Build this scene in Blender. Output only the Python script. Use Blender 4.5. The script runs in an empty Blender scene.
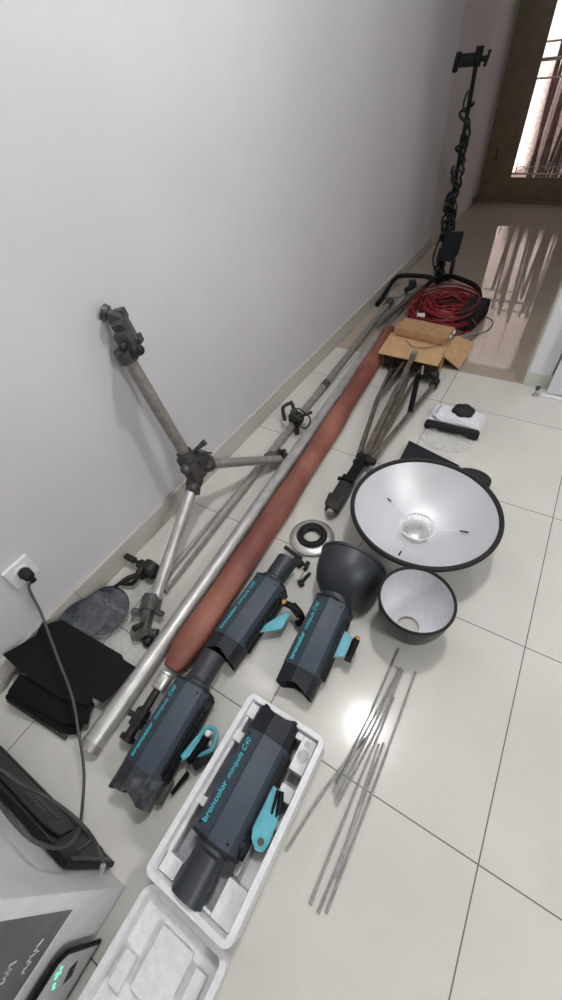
import bpy, bmesh, math, random
from mathutils import Vector as V, Matrix as MX, noise
random.seed(7)
scn = bpy.context.scene
C = scn.collection
PI = math.pi
R = math.radians

# ------------------------------------------------------------------ camera (measured from the tile grid)
F = 402.584; CH = 1.327
ROT = MX(((0.852783582340937, 0.5150608911442315, -0.08644327679738203),
          (0.33273673194689185, -0.6633941977381805, -0.6702196696760087),
          (-0.40254990858657624, 0.5427894774413246, -0.7371113581243427)))   # world -> lens (x right, y down, z forward)
cam = bpy.data.cameras.new('camera')
cam.sensor_fit = 'VERTICAL'; cam.sensor_height = 36; cam.lens = F * 36 / 1000
cam.clip_start = .02; cam.clip_end = 60
co = bpy.data.objects.new('camera', cam); C.objects.link(co)
rw = ROT.transposed() @ MX(((1, 0, 0), (0, -1, 0), (0, 0, -1)))
co.matrix_world = MX.Translation((0, 0, CH)) @ rw.to_4x4()
scn.camera = co
RT = ROT.transposed()
def P(px, py, z=0.0):
    "place on the horizontal plane z that is seen in that direction"
    r = RT @ V((px - 281, py - 500, F)); t = (z - CH) / r.z
    return V((r.x * t, r.y * t, z))
def PX(px, py, x):
    r = RT @ V((px - 281, py - 500, F)); t = x / r.x
    return V((x, r.y * t, CH + r.z * t))
def PY(px, py, y):
    r = RT @ V((px - 281, py - 500, F)); t = y / r.y
    return V((r.x * t, y, CH + r.z * t))

# ------------------------------------------------------------------ materials
def lin(c):
    c = c / 255.0
    return c / 12.92 if c <= .04045 else ((c + .055) / 1.055) ** 2.4
def col(r, g, b): return (lin(r), lin(g), lin(b), 1)
def mat(name, rgb, rough=.5, metal=0, var=.0, vscale=20, bump=0, bscale=200, rgb2=None, spec=.5, coat=0, stretch=None, lo=.4, hi=.65):
    m = bpy.data.materials.new(name); m.use_nodes = True
    nt = m.node_tree; b = nt.nodes['Principled BSDF']
    b.inputs['Base Color'].default_value = col(*rgb)
    b.inputs['Roughness'].default_value = rough
    b.inputs['Metallic'].default_value = metal
    b.inputs['Specular IOR Level'].default_value = spec
    b.inputs['Coat Weight'].default_value = coat
    tc = nt.nodes.new('ShaderNodeTexCoord'); mp = nt.nodes.new('ShaderNodeMapping')
    nt.links.new(tc.outputs['Object'], mp.inputs['Vector'])
    if stretch: mp.inputs['Scale'].default_value = stretch
    if var or rgb2:
        n = nt.nodes.new('ShaderNodeTexNoise'); n.inputs['Scale'].default_value = vscale; n.inputs['Detail'].default_value = 5
        nt.links.new(mp.outputs['Vector'], n.inputs['Vector'])
        cr = nt.nodes.new('ShaderNodeValToRGB')
        c2 = rgb2 or tuple(max(0, c * (1 - var)) for c in rgb)
        cr.color_ramp.elements[0].position = lo; cr.color_ramp.elements[0].color = col(*c2)
        cr.color_ramp.elements[1].position = hi; cr.color_ramp.elements[1].color = col(*rgb)
        nt.links.new(n.outputs['Fac'], cr.inputs['Fac']); nt.links.new(cr.outputs['Color'], b.inputs['Base Color'])
    if bump:
        n2 = nt.nodes.new('ShaderNodeTexNoise'); n2.inputs['Scale'].default_value = bscale; n2.inputs['Detail'].default_value = 4
        nt.links.new(mp.outputs['Vector'], n2.inputs['Vector'])
        bp = nt.nodes.new('ShaderNodeBump'); bp.inputs['Strength'].default_value = bump; bp.inputs['Distance'].default_value = .01
        nt.links.new(n2.outputs['Fac'], bp.inputs['Height']); nt.links.new(bp.outputs['Normal'], b.inputs['Normal'])
    return m

def tile_mat(name, rgb, grout, sx, sy, ox, oy, w=.0028, rough=.09, ybreak=None):
    m = mat(name, rgb, rough, 0, spec=.5)
    nt = m.node_tree; b = nt.nodes['Principled BSDF']; L = nt.links.new
    tc = nt.nodes.new('ShaderNodeTexCoord'); sp = nt.nodes.new('ShaderNodeSeparateXYZ')
    L(tc.outputs['Object'], sp.inputs['Vector'])
    def math_(op, a, bb=None):
        n = nt.nodes.new('ShaderNodeMath'); n.operation = op
        for i, v in enumerate((a, bb)):
            if v is None: continue
            if isinstance(v, (int, float)): n.inputs[i].default_value = v
            else: L(v, n.inputs[i])
        return n.outputs[0]
    def line(axis, s, o):
        u = math_('SUBTRACT', sp.outputs[axis], o)
        u = math_('DIVIDE', u, s)
        fr = math_('FRACT', u)
        d = math_('ABSOLUTE', math_('SUBTRACT', fr, .5))
        d = math_('MULTIPLY', math_('SUBTRACT', .5, d), s)      # distance to the joint
        return d, math_('FLOOR', u)
    dx, ix = line(0, sx, ox); dy, iy = line(1, sy, oy)
    d = math_('MINIMUM', dx, dy)
    mr = nt.nodes.new('ShaderNodeMapRange'); mr.inputs['From Min'].default_value = w * .45; mr.inputs['From Max'].default_value = w * .7
    L(d, mr.inputs['Value'])
    # slight cloudiness of polished porcelain
    n = nt.nodes.new('ShaderNodeTexNoise'); n.inputs['Scale'].default_value = 3; n.inputs['Detail'].default_value = 6
    L(tc.outputs['Object'], n.inputs['Vector'])
    cr = nt.nodes.new('ShaderNodeValToRGB')
    cr.color_ramp.elements[0].position = .35; cr.color_ramp.elements[0].color = col(*[c * .965 for c in rgb])
    cr.color_ramp.elements[1].position = .65; cr.color_ramp.elements[1].color = col(*rgb)
    L(n.outputs['Fac'], cr.inputs['Fac'])
    mx = nt.nodes.new('ShaderNodeMix'); mx.data_type = 'RGBA'
    mx.inputs[6].default_value = col(*grout)
    L(mr.outputs['Result'], mx.inputs[0]); L(cr.outputs['Color'], mx.inputs[7])
    L(mx.outputs[2], b.inputs['Base Color'])
    r = math_('ADD', math_('MULTIPLY', math_('SUBTRACT', 1.0, mr.outputs['Result']), .6), rough)
    L(r, b.inputs['Roughness'])
    return m

def clear_mat(name, tint=(235, 238, 240), amount=.35, rough=.12):
    "thin clear film: mostly see-through, some gloss"
    m = bpy.data.materials.new(name); m.use_nodes = True; nt = m.node_tree
    for n in list(nt.nodes): nt.nodes.remove(n)
    o = nt.nodes.new('ShaderNodeOutputMaterial'); t = nt.nodes.new('ShaderNodeBsdfTransparent')
    g = nt.nodes.new('ShaderNodeBsdfPrincipled'); g.inputs['Base Color'].default_value = col(*tint); g.inputs['Roughness'].default_value = rough
    mx = nt.nodes.new('ShaderNodeMixShader')
    tc = nt.nodes.new('ShaderNodeTexCoord'); n = nt.nodes.new('ShaderNodeTexNoise'); n.inputs['Scale'].default_value = 75; n.inputs['Detail'].default_value = 8; n.inputs['Roughness'].default_value = .7
    nt.links.new(tc.outputs['Object'], n.inputs['Vector'])
    cr = nt.nodes.new('ShaderNodeMapRange'); cr.inputs['From Min'].default_value = .42; cr.inputs['From Max'].default_value = .7
    cr.inputs['To Min'].default_value = amount * .45; cr.inputs['To Max'].default_value = min(1, amount * 2.2)
    nt.links.new(n.outputs['Fac'], cr.inputs['Value']); nt.links.new(cr.outputs['Result'], mx.inputs[0])
    bp = nt.nodes.new('ShaderNodeBump'); bp.inputs['Strength'].default_value = .6; bp.inputs['Distance'].default_value = .02
    nt.links.new(n.outputs['Fac'], bp.inputs['Height']); nt.links.new(bp.outputs['Normal'], g.inputs['Normal'])
    nt.links.new(t.outputs[0], mx.inputs[1]); nt.links.new(g.outputs[0], mx.inputs[2]); nt.links.new(mx.outputs[0], o.inputs['Surface'])
    return m

def honeycomb_mat():
    m = mat('honeycomb', (40, 43, 52), .45, .3)
    nt = m.node_tree; b = nt.nodes['Principled BSDF']
    tc = nt.nodes.new('ShaderNodeTexCoord'); v = nt.nodes.new('ShaderNodeTexVoronoi'); v.feature = 'DISTANCE_TO_EDGE'; v.inputs['Scale'].default_value = 120
    v.inputs['Randomness'].default_value = .25
    nt.links.new(tc.outputs['Object'], v.inputs['Vector'])
    cr = nt.nodes.new('ShaderNodeValToRGB'); cr.color_ramp.elements[0].position = .06; cr.color_ramp.elements[0].color = col(78, 82, 94)
    cr.color_ramp.elements[1].position = .16; cr.color_ramp.elements[1].color = col(13, 14, 18)
    nt.links.new(v.outputs['Distance'], cr.inputs['Fac']); nt.links.new(cr.outputs['Color'], b.inputs['Base Color'])
    return m

def emis(name, rgb, s):
    m = mat(name, rgb, .4); b = m.node_tree.nodes['Principled BSDF']
    b.inputs['Emission Color'].default_value = col(*rgb); b.inputs['Emission Strength'].default_value = s
    return m

M = dict(
    wall=mat('painted_wall', (212, 211, 214), .75, 0, .03, 1.6, .04, 260),
    hallwall=mat('hall_wall_dimmed', (205, 200, 196), .75, 0, .04, 2, .04, 260),  # same wall paint, the hall's dim warm light put into its colour
    ceil=mat('ceiling_paint', (165, 163, 161), .9),
    farwall=mat('grey_room_wall', (110, 109, 108), .85),
    skirt=mat('skirting_tile', (188, 184, 171), .32, 0, .07, 9),
    pier=mat('white_gloss_panel', (218, 218, 222), .3),
    skirt_green=mat('pale_green_skirting', (190, 194, 184), .3),
    doorpaint=mat('olive_door_paint', (112, 97, 74), .5, 0, .08, 12),
    glass=None,
    grille=mat('grille_paint', (170, 160, 152), .5),
    outwall=mat('outside_render', (225, 205, 200), .9, 0, .2, 35, .3, 60),
    outfloor=mat('outside_ground', (215, 196, 188), .9, 0, .1, 12),
    stick=mat('dry_cane', (122, 88, 66), .8, 0, .45, 30, stretch=(1, 1, .2)),
    alu=mat('scuffed_aluminium', (198, 198, 196), .42, .6, .12, 34, .05, 300, stretch=(1, .35, 1)),
    alu2=mat('worn_grey_tube', (158, 156, 150), .45, .45, .10, 40, .05, 300),
    steel=mat('bright_steel', (205, 205, 202), .38, .8, .1, 60),
    rod=mat('steel_rod', (172, 172, 170), .4, .6, .15, 90, .3, 900),
    clampm=mat('grey_cast_clamp', (88, 87, 84), .5, .35, .2, 60),
    darkclamp=mat('black_cast_clamp', (50, 49, 47), .5, .4, .3, 60),
    bronze=mat('aged_bronze_tube', (126, 118, 106), .42, .45, .22, 50, stretch=(1, .4, 1)),
    black=mat('black_plastic', (18, 19, 21), .5, 0, .2, 60, spec=.2),
    matte=mat('matte_black_sheet', (10, 10, 12), .7, 0, .2, 20, .05, 60, spec=.22),
    rubber=mat('black_rubber', (24, 24, 24), .7),
    blackfab=mat('black_fabric', (26, 26, 27), .92, 0, .2, 120, .3, 500),
    body=mat('slate_blue_housing', (62, 72, 84), .5, 0, .05, 30, .03, 900, spec=.35),
    body2=mat('dark_slate_endcap', (36, 40, 45), .5, 0, .12, 60, .1, 500, spec=.25),
    snout=mat('charcoal_snout', (44, 49, 55), .45, 0, .06, 40),
    cyan=mat('cyan_bracket', (98, 184, 202), .42, 0, .1, 30),
    cyantext=mat('cyan_lettering', (74, 200, 212), .5),
    rust=mat('rust_brown_cloth', (146, 92, 76), .6, 0, 0, 5, .3, 30, rgb2=(114, 64, 55)),
    dish_in=mat('silver_dish_lining', (214, 215, 219), .48, .4, .0, 40, .03, 500),
    bowl_in=mat('silver_bowl_lining', (222, 222, 226), .55, .1, .03, 60, .1, 300),
    dish_out=mat('dark_grey_shell', (46, 47, 50), .45, 0, .1, 40),
    glassdome=clear_mat('frosted_dome', (225, 226, 230), .22, .2),
    foam=mat('white_foam', (232, 234, 235), .7, 0, .04, 60, .25, 420),
    foamgrey=mat('foam_recess_shade', (196, 198, 202), .8, 0, .1, 50, .25, 420),  # greyer copy of the foam, shade of the pockets put into its colour
    kraft=mat('kraft_board', (196, 160, 118), .8, 0, .06, 25),
    darkboard=mat('dark_brown_board', (66, 48, 42), .8),  # darker brown than the kraft, only on the carton's front side
    kraftdark=mat('kraft_board_side', (178, 140, 100), .85, 0, .1, 25),
    redcable=mat('red_cable', (126, 22, 30), .6),
    wire=mat('thin_brown_wire', (98, 84, 72), .55),
    cable=mat('grey_black_cable', (62, 62, 64), .5),
    white=mat('white_plastic', (226, 226, 226), .35),
    cloth=mat('white_cloth', (222, 224, 228), .9, 0, .05, 60, .3, 300),
    carton=mat('plastic_wrapped_white_card', (224, 226, 230), .35, 0, .05, 9, .3, 9),
    label=mat('grey_printed_label', (104, 104, 108), .45, 0, 0, 7, rgb2=(82, 82, 86)),
    labelink=mat('white_print', (200, 202, 205), .5),
    device=mat('silver_grey_panel', (176, 180, 181), .35, .1),
    led=emis('green_led', (70, 240, 160), 1.6),
    film=clear_mat('clear_film', (228, 230, 232), .11, .12),
    filmthin=clear_mat('thin_clear_film', (228, 230, 230), .22, .2),
    tape=mat('torn_black_tape', (44, 47, 50), .3, 0, 0, 26, .2, 90, rgb2=(88, 94, 98), lo=.32, hi=.46),
    orange=mat('amber_knob', (206, 150, 84), .4),
    comb=honeycomb_mat(),
)

# ------------------------------------------------------------------ mesh building
class MB:
    def __init__(s): s.bm = bmesh.new()
    def add(s, tmp, mx=None):
        me = bpy.data.meshes.new('t'); tmp.to_mesh(me); tmp.free()
        if mx is not None: me.transform(mx)
        s.bm.from_mesh(me); bpy.data.meshes.remove(me); return s
    def box(s, c, size, rot=None, bev=0, seg=2):
        t = bmesh.new(); bmesh.ops.create_cube(t, size=1)
        bmesh.ops.scale(t, vec=size, verts=t.verts)
        if bev: bmesh.ops.bevel(t, geom=t.edges[:] + t.verts[:], offset=bev, segments=seg, profile=.7, affect='EDGES')
        m = MX.Translation(c)
        if rot is not None: m = m @ (rot.to_4x4() if hasattr(rot, 'to_4x4') else rot)
        return s.add(t, m)
    def prism(s, pts, z0, z1, mx=None, bev=0):
        t = bmesh.new(); a = [t.verts.new((p[0], p[1], z0)) for p in pts]; b = [t.verts.new((p[0], p[1], z1)) for p in pts]
        n = len(pts); t.faces.new(a[::-1]); t.faces.new(b)
        for i in range(n): t.faces.new((a[i], a[(i + 1) % n], b[(i + 1) % n], b[i]))
        bmesh.ops.recalc_face_normals(t, faces=t.faces)
        if bev: bmesh.ops.bevel(t, geom=t.edges[:], offset=bev, segments=2, affect='EDGES')
        return s.add(t, mx)
    def loft(s, secs, mx=None, cap=True, closed=False):
        t = bmesh.new(); rings = [[t.verts.new(p) for p in sec] for sec in secs]; n = len(secs[0])
        rr = list(range(len(rings) - 1)) + ([len(rings) - 1] if closed else [])
        for k in rr:
            a = rings[k]; b = rings[(k + 1) % len(rings)]
            for i in range(n): t.faces.new((a[i], a[(i + 1) % n], b[(i + 1) % n], b[i]))
        if cap and not closed: t.faces.new(rings[0][::-1]); t.faces.new(rings[-1])
        bmesh.ops.recalc_face_normals(t, faces=t.faces)
        return s.add(t, mx)
    def tube(s, pts, r, seg=12, cap=True, closed=False):
        pts = [V(p) for p in pts]; n = len(pts)
        rs = r if isinstance(r, (list, tuple)) else [r] * n
        secs = []; up = None
        for i, p in enumerate(pts):
            if closed: d = pts[(i + 1) % n] - pts[i - 1]
            else: d = pts[min(i + 1, n - 1)] - pts[max(i - 1, 0)]
            if d.length < 1e-9: d = V((0, 0, 1))
            d.normalize()
            if up is None:
                up = V((0, 0, 1)) if abs(d.z) < .9 else V((1, 0, 0))
            u = (up - d * up.dot(d))
            if u.length < 1e-5: u = d.orthogonal()
            u.normalize(); w = d.cross(u); up = u
            secs.append([p + u * (rs[i] * math.cos(2 * PI * k / seg)) + w * (rs[i] * math.sin(2 * PI * k / seg)) for k in range(seg)])
        return s.loft(secs, cap=cap, closed=closed)
    def cyl(s, a, b, r0, r1=None, seg=24):
        return s.tube([a, b], [r0, r0 if r1 is None else r1], seg)
    def lathe(s, prof, mx=None, seg=64, closed=False):
        "profile of (radius, z) turned round z"
        secs = [[V((r * math.cos(2 * PI * k / seg), r * math.sin(2 * PI * k / seg), z)) for r, z in prof] for k in range(seg)]
        t = bmesh.new(); rings = [[t.verts.new(p) for p in sec] for sec in secs]; n = len(prof)
        for k in range(seg):
            a = rings[k]; b = rings[(k + 1) % seg]
            for i in range(n if closed else n - 1):
                t.faces.new((a[i], a[(i + 1) % n], b[(i + 1) % n], b[i]))
        bmesh.ops.remove_doubles(t, verts=t.verts, dist=1e-6)
        bmesh.ops.recalc_face_normals(t, faces=t.faces)
        return s.add(t, mx)
    def ball(s, c, r, sc=(1, 1, 1), seg=20):
        t = bmesh.new(); bmesh.ops.create_uvsphere(t, u_segments=seg, v_segments=seg // 2, radius=r)
        return s.add(t, MX.Translation(c) @ MX.Diagonal((*sc, 1)))
    def grid(s, fn, nu, nv):
        t = bmesh.new(); g = [[t.verts.new(fn(i / nu, j / nv)) for j in range(nv + 1)] for i in range(nu + 1)]
        for i in range(nu):
            for j in range(nv): t.faces.new((g[i][j], g[i + 1][j], g[i + 1][j + 1], g[i][j + 1]))
        return s.add(t)

def smooth_path(pts, n=8, closed=False):
    pts = [V(p) for p in pts]; out = []; m = len(pts)
    rng = m if closed else m - 1
    for i in range(rng):
        if closed: p0, p1, p2, p3 = pts[i - 1], pts[i], pts[(i + 1) % m], pts[(i + 2) % m]
        else: p0, p1, p2, p3 = pts[max(i - 1, 0)], pts[i], pts[i + 1], pts[min(i + 2, m - 1)]
        for k in range(n):
            t = k / n
            out.append(.5 * ((2 * p1) + (-p0 + p2) * t + (2 * p0 - 5 * p1 + 4 * p2 - p3) * t * t + (-p0 + 3 * p1 - 3 * p2 + p3) * t ** 3))
    if not closed: out.append(pts[-1])
    return out

WM = {}
def tag(o, label=None, cat=None, group=None, kind=None):
    if label: o['label'] = label
    if cat: o['category'] = cat
    if group: o['group'] = group
    if kind: o['kind'] = kind
    return o
def link(name, mb, m, mx=None, ang=35):
    me = bpy.data.meshes.new(name); mb.bm.to_mesh(me); mb.bm.free()
    if mx is not None: me.transform(mx)
    me.materials.append(m)
    me.polygons.foreach_set('use_smooth', [True] * len(me.polygons))
    me.set_sharp_from_angle(angle=R(ang))
    o = bpy.data.objects.new(name, me); C.objects.link(o); return o
def thing(name, label, cat, loc=(0, 0, 0), mx=None, group=None):
    o = bpy.data.objects.new(name, None); C.objects.link(o); o.empty_display_size = .05
    m = MX.Translation(loc) @ mx if mx is not None else MX.Translation(loc)
    o.matrix_world = m; WM[o.name] = m
    return tag(o, label, cat, group)
def solo(name, mb, m, label, cat, loc=(0, 0, 0), group=None, ang=35):
    "a thing that is one mesh; built in room coordinates"
    o = link(name, mb, m, MX.Translation(-V(loc)), ang); o.location = loc
    WM[o.name] = MX.Translation(loc)
    return tag(o, label, cat, group)
def part(name, mb, m, parent, world=True, ang=35, label=None):
    top = parent
    while top.parent: top = top.parent
    o = link(name, mb, m, WM[top.name].inverted() if world else None, ang)
    o.parent = parent
    if label: o['label'] = label
    return o
def struct(name, mb, m, ang=35):
    return tag(link(name, mb, m, None, ang), kind='structure')

def frame(yaxis, up=(0, 0, 1)):
    "rotation whose y points along yaxis"
    y = V(yaxis).normalized(); x = y.cross(V(up))
    if x.length < 1e-4: x = V((1, 0, 0))
    x.normalize(); z = x.cross(y)
    return MX((x, y, z)).transposed()
def text_mesh(mb, body, size, mx, thick=.0004, bold=0, shear=0):
    cu = bpy.data.curves.new('t', 'FONT'); cu.body = body; cu.size = size; cu.extrude = thick; cu.offset = bold; cu.shear = shear
    ob = bpy.data.objects.new('t', cu); C.objects.link(ob)
    me = bpy.data.meshes.new_from_object(ob); w = max(v.co.x for v in me.vertices)
    me.transform(mx); mb.bm.from_mesh(me)
    bpy.data.objects.remove(ob); bpy.data.curves.remove(cu); bpy.data.meshes.remove(me)
    return w

# ================================================================== THE ROOM
WX = -1.12; YT = 2.322; YD = 6.07; HX = .033; CZ = 3.05
floor_m = tile_mat('porcelain_floor', (206, 205, 198), (98, 94, 88), .62, .6, .303, .186)
hall_m = tile_mat('hall_floor_dimmed', (170, 158, 145), (150, 138, 124), 1.2, 1.2, .033, YT, rough=.025)  # same tile as the room, hall's dim light put into its darker colour
b = MB(); b.box(((WX + 3.4) / 2, (YT - 3) / 2, -.02), (3.4 - WX, YT + 3, .04)); struct('floor', b, floor_m)
b = MB(); b.box(((WX - .3 + .3) / 2, (YT + YD + .3) / 2, -.02), (.6 - WX, YD + .3 - YT, .04)); struct('floor', b, hall_m)
b = MB(); b.box(((WX + 3.4) / 2, (YD - 3) / 2, CZ + .03), (3.4 - WX, YD + 3.4, .06)); struct('ceiling', b, M['ceil'])
b = MB(); b.box(((WX + .3) / 2, (YT + YD) / 2 + .05, 2.7), (.6 - WX, YD - YT - .02, .08)); struct('ceiling', b, M['ceil'])
b = MB(); b.box((WX - .06, .6, CZ / 2), (.12, 7.24, CZ)); struct('wall_left', b, M['wall'])
b = MB(); b.box((WX - .065, 5.3, CZ / 2), (.12, 2.2, CZ)); struct('wall_left', b, M['hallwall'])
b = MB(); b.box(((WX + .1) / 2, YT + .06, (2.66 + CZ) / 2), (.3 - WX, .1, CZ - 2.66)); struct('wall_lintel', b, M['wall'])
b = MB(); b.box((3.46, 0, CZ / 2), (.12, 6.4, CZ)); struct('wall_right', b, M['farwall'])
b = MB(); b.box((1.14, -3.06, CZ / 2), (4.8, .12, CZ)); struct('wall_front', b, M['farwall'])
# wall beside the passage: its white end face and its long side
b = MB(); b.box((HX + .055, YT + .0 + (YD - YT) / 2, CZ / 2), (.11, YD - YT, CZ)); struct('wall_passage', b, M['pier'])
b = MB(); b.box((1.8, YT + .06 + .04, CZ / 2), (3.4, .1, CZ)); struct('wall_passage', b, M['pier'])
b = MB(); b.box((HX + .07, YT - .004, .04), (.15, .012, .085), bev=.002); struct('baseboard_passage', b, M['skirt_green'])
b = MB(); b.box((HX - .003, YT + .01, CZ / 2), (.012, .03, CZ - .01), bev=.002); struct('trim_1', b, M['skirt'])
# skirting of the left wall with its tile joints
b = MB(); b.box((WX + .006, .65, .05), (.014, 7.36, .1), bev=.0015)
sk = tile_mat('skirting_tiles', (188, 186, 178), (128, 122, 110), 5, .6, 2.4, .186, rough=.25, w=.003)
struct('baseboard_left', b, sk)
b = MB(); b.box((WX + .008, 5.97, .03), (.02, .2, .06), bev=.002); struct('baseboard_left', b, M['doorpaint'])
# back wall round the door
b = MB(); b.box((WX + .0, YD + .06, CZ / 2), (.13, .12, CZ)); b.box((-.5, YD + .06, 2.59), (1.3, .12, .92)); b.box((.1, YD + .06, CZ / 2), (.2, .12, CZ))
struct('wall_back', b, M['hallwall'])
# the door: wide painted frame with one tall pane and a grille behind it
dz0, dz1 = .0, 2.12; gx0, gx1, gz0, gz1 = -.818, -.14, .215, 1.98
d = bpy.data.objects.new('door_1', None); C.objects.link(d); d['kind'] = 'structure'; d.location = (-.5, YD, 0); WM['door_1'] = MX.Translation((-.5, YD, 0))
b = MB()
b.box(((-1.115 + gx0) / 2, YD - .0, 1.06), (gx0 + 1.115, .05, 2.12), bev=.003)
b.box(((gx1 + .02) / 2, YD, 1.06), (-gx1 + .02, .05, 2.12), bev=.003)
b.box(((gx0 + gx1) / 2, YD, gz0 / 2), (gx1 - gx0, .05, gz0), bev=.003)
b.box(((gx0 + gx1) / 2, YD, (gz1 + 2.12) / 2), (gx1 - gx0, .05, 2.12 - gz1), bev=.003)
part('door_frame', b, M['doorpaint'], d)
b = MB()
for x0, x1, z0, z1 in ((gx0, gx0 + .012, gz0, gz1), (gx1 - .012, gx1, gz0, gz1), (gx0, gx1, gz0, gz0 + .012), (gx0, gx1, gz1 - .012, gz1)):
    b.box(((x0 + x1) / 2, YD - .026, (z0 + z1) / 2), (x1 - x0, .012, z1 - z0))
part('pane_bead', b, M['doorpaint'], d)
b = MB(); b.box((-1.005, YD - .036, .42), (.012, .024, .1), bev=.003); part('hinge', b, M['darkclamp'], d)
b = MB(); b.box((-.52, YD - .03, .012), (1.08, .07, .024), bev=.004); part('sill', b, M['doorpaint'], d)
gl = clear_mat('door_glass', (240, 240, 240), .04, .05)
b = MB(); b.box(((gx0 + gx1) / 2, YD + .005, (gz0 + gz1) / 2), (gx1 - gx0, .004, gz1 - gz0)); part('pane', b, gl, d)
# grille outside the pane
g = thing('window_grille', 'pale metal security grille with upright bars outside the glazed back door', 'grille', (-.48, YD + .1, .18))
b = MB()
for z in (.235, .97, 1.096, 1.21):
    b = MB(); b.box((-.48, YD + .1, z), (.72, .012, .014 if z != 1.096 else .026)); part('crossbar', b, M['grille'], g)
for i in range(7):
    x = -.79 + i * .105
    b = MB(); b.box((x, YD + .1, .285), (.009, .012, .10)); part('picket', b, M['grille'], g)
    b = MB(); x += .0525
    b.tube([(x + .045 * math.cos(a), YD + .09, .27 + .03 * math.sin(a)) for a in [k * PI / 10 for k in range(11)]], .004, 6); part('scroll', b, M['grille'], g)
for x in (-.60, -.39, -.18):
    b = MB(); b.box((x, YD + .1, 1.09), (.008, .012, 1.82)); part('bar', b, M['grille'], g)
# outside: a bright rendered wall, ground and the canes leaning there
b = MB(); b.box((-.3, 8.05, 1.4), (5, .1, 3.2)); struct('wall_outside', b, M['outwall'])
b = MB(); b.box((-.3, 7.2, -.03), (5, 1.9, .06)); struct('ground_outside', b, M['outfloor'])
rr = random.Random(3)
cb0 = PY(529, 172, 6.75).x; cb1 = PY(560, 58, 7.1).x
for i in range(22):
    x = cb0 + i * .034 + rr.uniform(-.012, .012); y = 6.75 + (i % 3) * .10
    tx = x + (cb1 - cb0) + rr.uniform(-.05, .16)
    o = MB(); r0 = rr.uniform(.012, .026)
    pts = [(x, y, .0), ((x + tx) / 2 + rr.uniform(-.02, .02), y + .12, .75), (tx, y + .3, rr.uniform(1.2, 1.8))]
    o.tube(smooth_path(pts, 6), r0, 8)
    solo('dry_cane', o, M['stick'], 'dry brown cane or branch leaning in the bundle outside the glass door', 'branch', (x, y, 0), 'dry canes leaning outside the door')
# white leaf beside the passage end, with its metal stop
dl = bpy.data.objects.new('door_2', None); C.objects.link(dl); dl['kind'] = 'structure'; dl.location = (.5, 2.26, 0); WM['door_2'] = MX.Translation((.5, 2.26, 0))
b = MB(); b.box((.60, 2.262, 1.05), (.90, .03, 2.06), bev=.002); part('door_leaf', b, M['pier'], dl)
b = MB(); b.box((.62, 2.245, .007), (.98, .03, .012), bev=.002); part('track', b, M['white'], dl)
t = thing('door_stop', 'small metal door stop on the floor at the white door corner', 'door stop', (.105, 2.235, 0))
b = MB(); b.cyl((.105, 2.235, 0), (.105, 2.235, .006), .016); b.cyl((.105, 2.235, .005), (.105, 2.235, .035), .007); part('post', b, M['steel'], t)
b = MB(); b.lathe([(0, .056), (.010, .054), (.012, .044), (.010, .036), (0, .034)], MX.Translation((.105, 2.235, 0)), 20); part('bumper', b, M['clampm'], t)

# ================================================================== SOCKET, PLUG, CABLE
sc = PX(20, 571, WX)
t = thing('power_socket', 'white wall socket with rounded corners and a black plug in it', 'socket', (WX, sc.y, sc.z))
b = MB(); b.box((WX + .006, sc.y, sc.z), (.012, .084, .084), bev=.005, seg=3); part('face_plate', b, M['white'], t)
b = MB(); b.lathe([(0, .002), (.02, .002), (.022, .006), (.024, .006), (.024, 0)], MX.Translation((WX + .0115, sc.y, sc.z)) @ MX.Rotation(PI / 2, 4, 'Y'), 28); part('outlet_ring', b, M['white'], t)
ct = thing('power_cable', 'dark power cable hanging from the wall socket over the black sheets', 'cable', (WX + .05, sc.y, sc.z - .03))
b = MB(); b.lathe([(0, 0), (.017, 0), (.019, .008), (.016, .03), (.009, .036), (0, .036)], MX.Translation((WX + .016, sc.y + .002, sc.z)) @ MX.Rotation(PI / 2, 4, 'Y'), 24)
b.box((WX + .04, sc.y + .002, sc.z - .014), (.02, .018, .03), bev=.004)
part('plug', b, M['rubber'], ct)
cp = [V((WX + .045, sc.y + .002, sc.z - .026)), P(29, 588, .29), P(41, 613, .262), P(50, 637, .235), P(60, 664, .205), P(72, 696, .18), P(79, 735, .155), P(84, 772, .135), P(82, 808, .12)]
cp += [PY(78, 832, -.238), PY(68, 845, -.238), PY(50, 847, -.24), PY(30, 838, -.24), PY(12, 820, -.24), PY(-6, 797, -.24), PY(-22, 782, -.238), PY(-22, 768, -.24), PY(-2, 768, -.238), PY(20, 783, -.236),
       PY(45, 796, -.232), PY(68, 812, -.225), PY(86, 829, -.225), PY(97, 846, -.225), PY(103, 862, -.238), PY(104, 869, -.26)]
b = MB(); b.tube(smooth_path(cp, 7), .0038, 8); part('cord', b, M['cable'], ct)
b = MB(); q0 = PY(103, 866, -.24); b.cyl(q0, q0 + V((0, -.014, -.012)), .006, .0045, 12); part('end_connector', b, M['steel'], ct)

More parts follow.
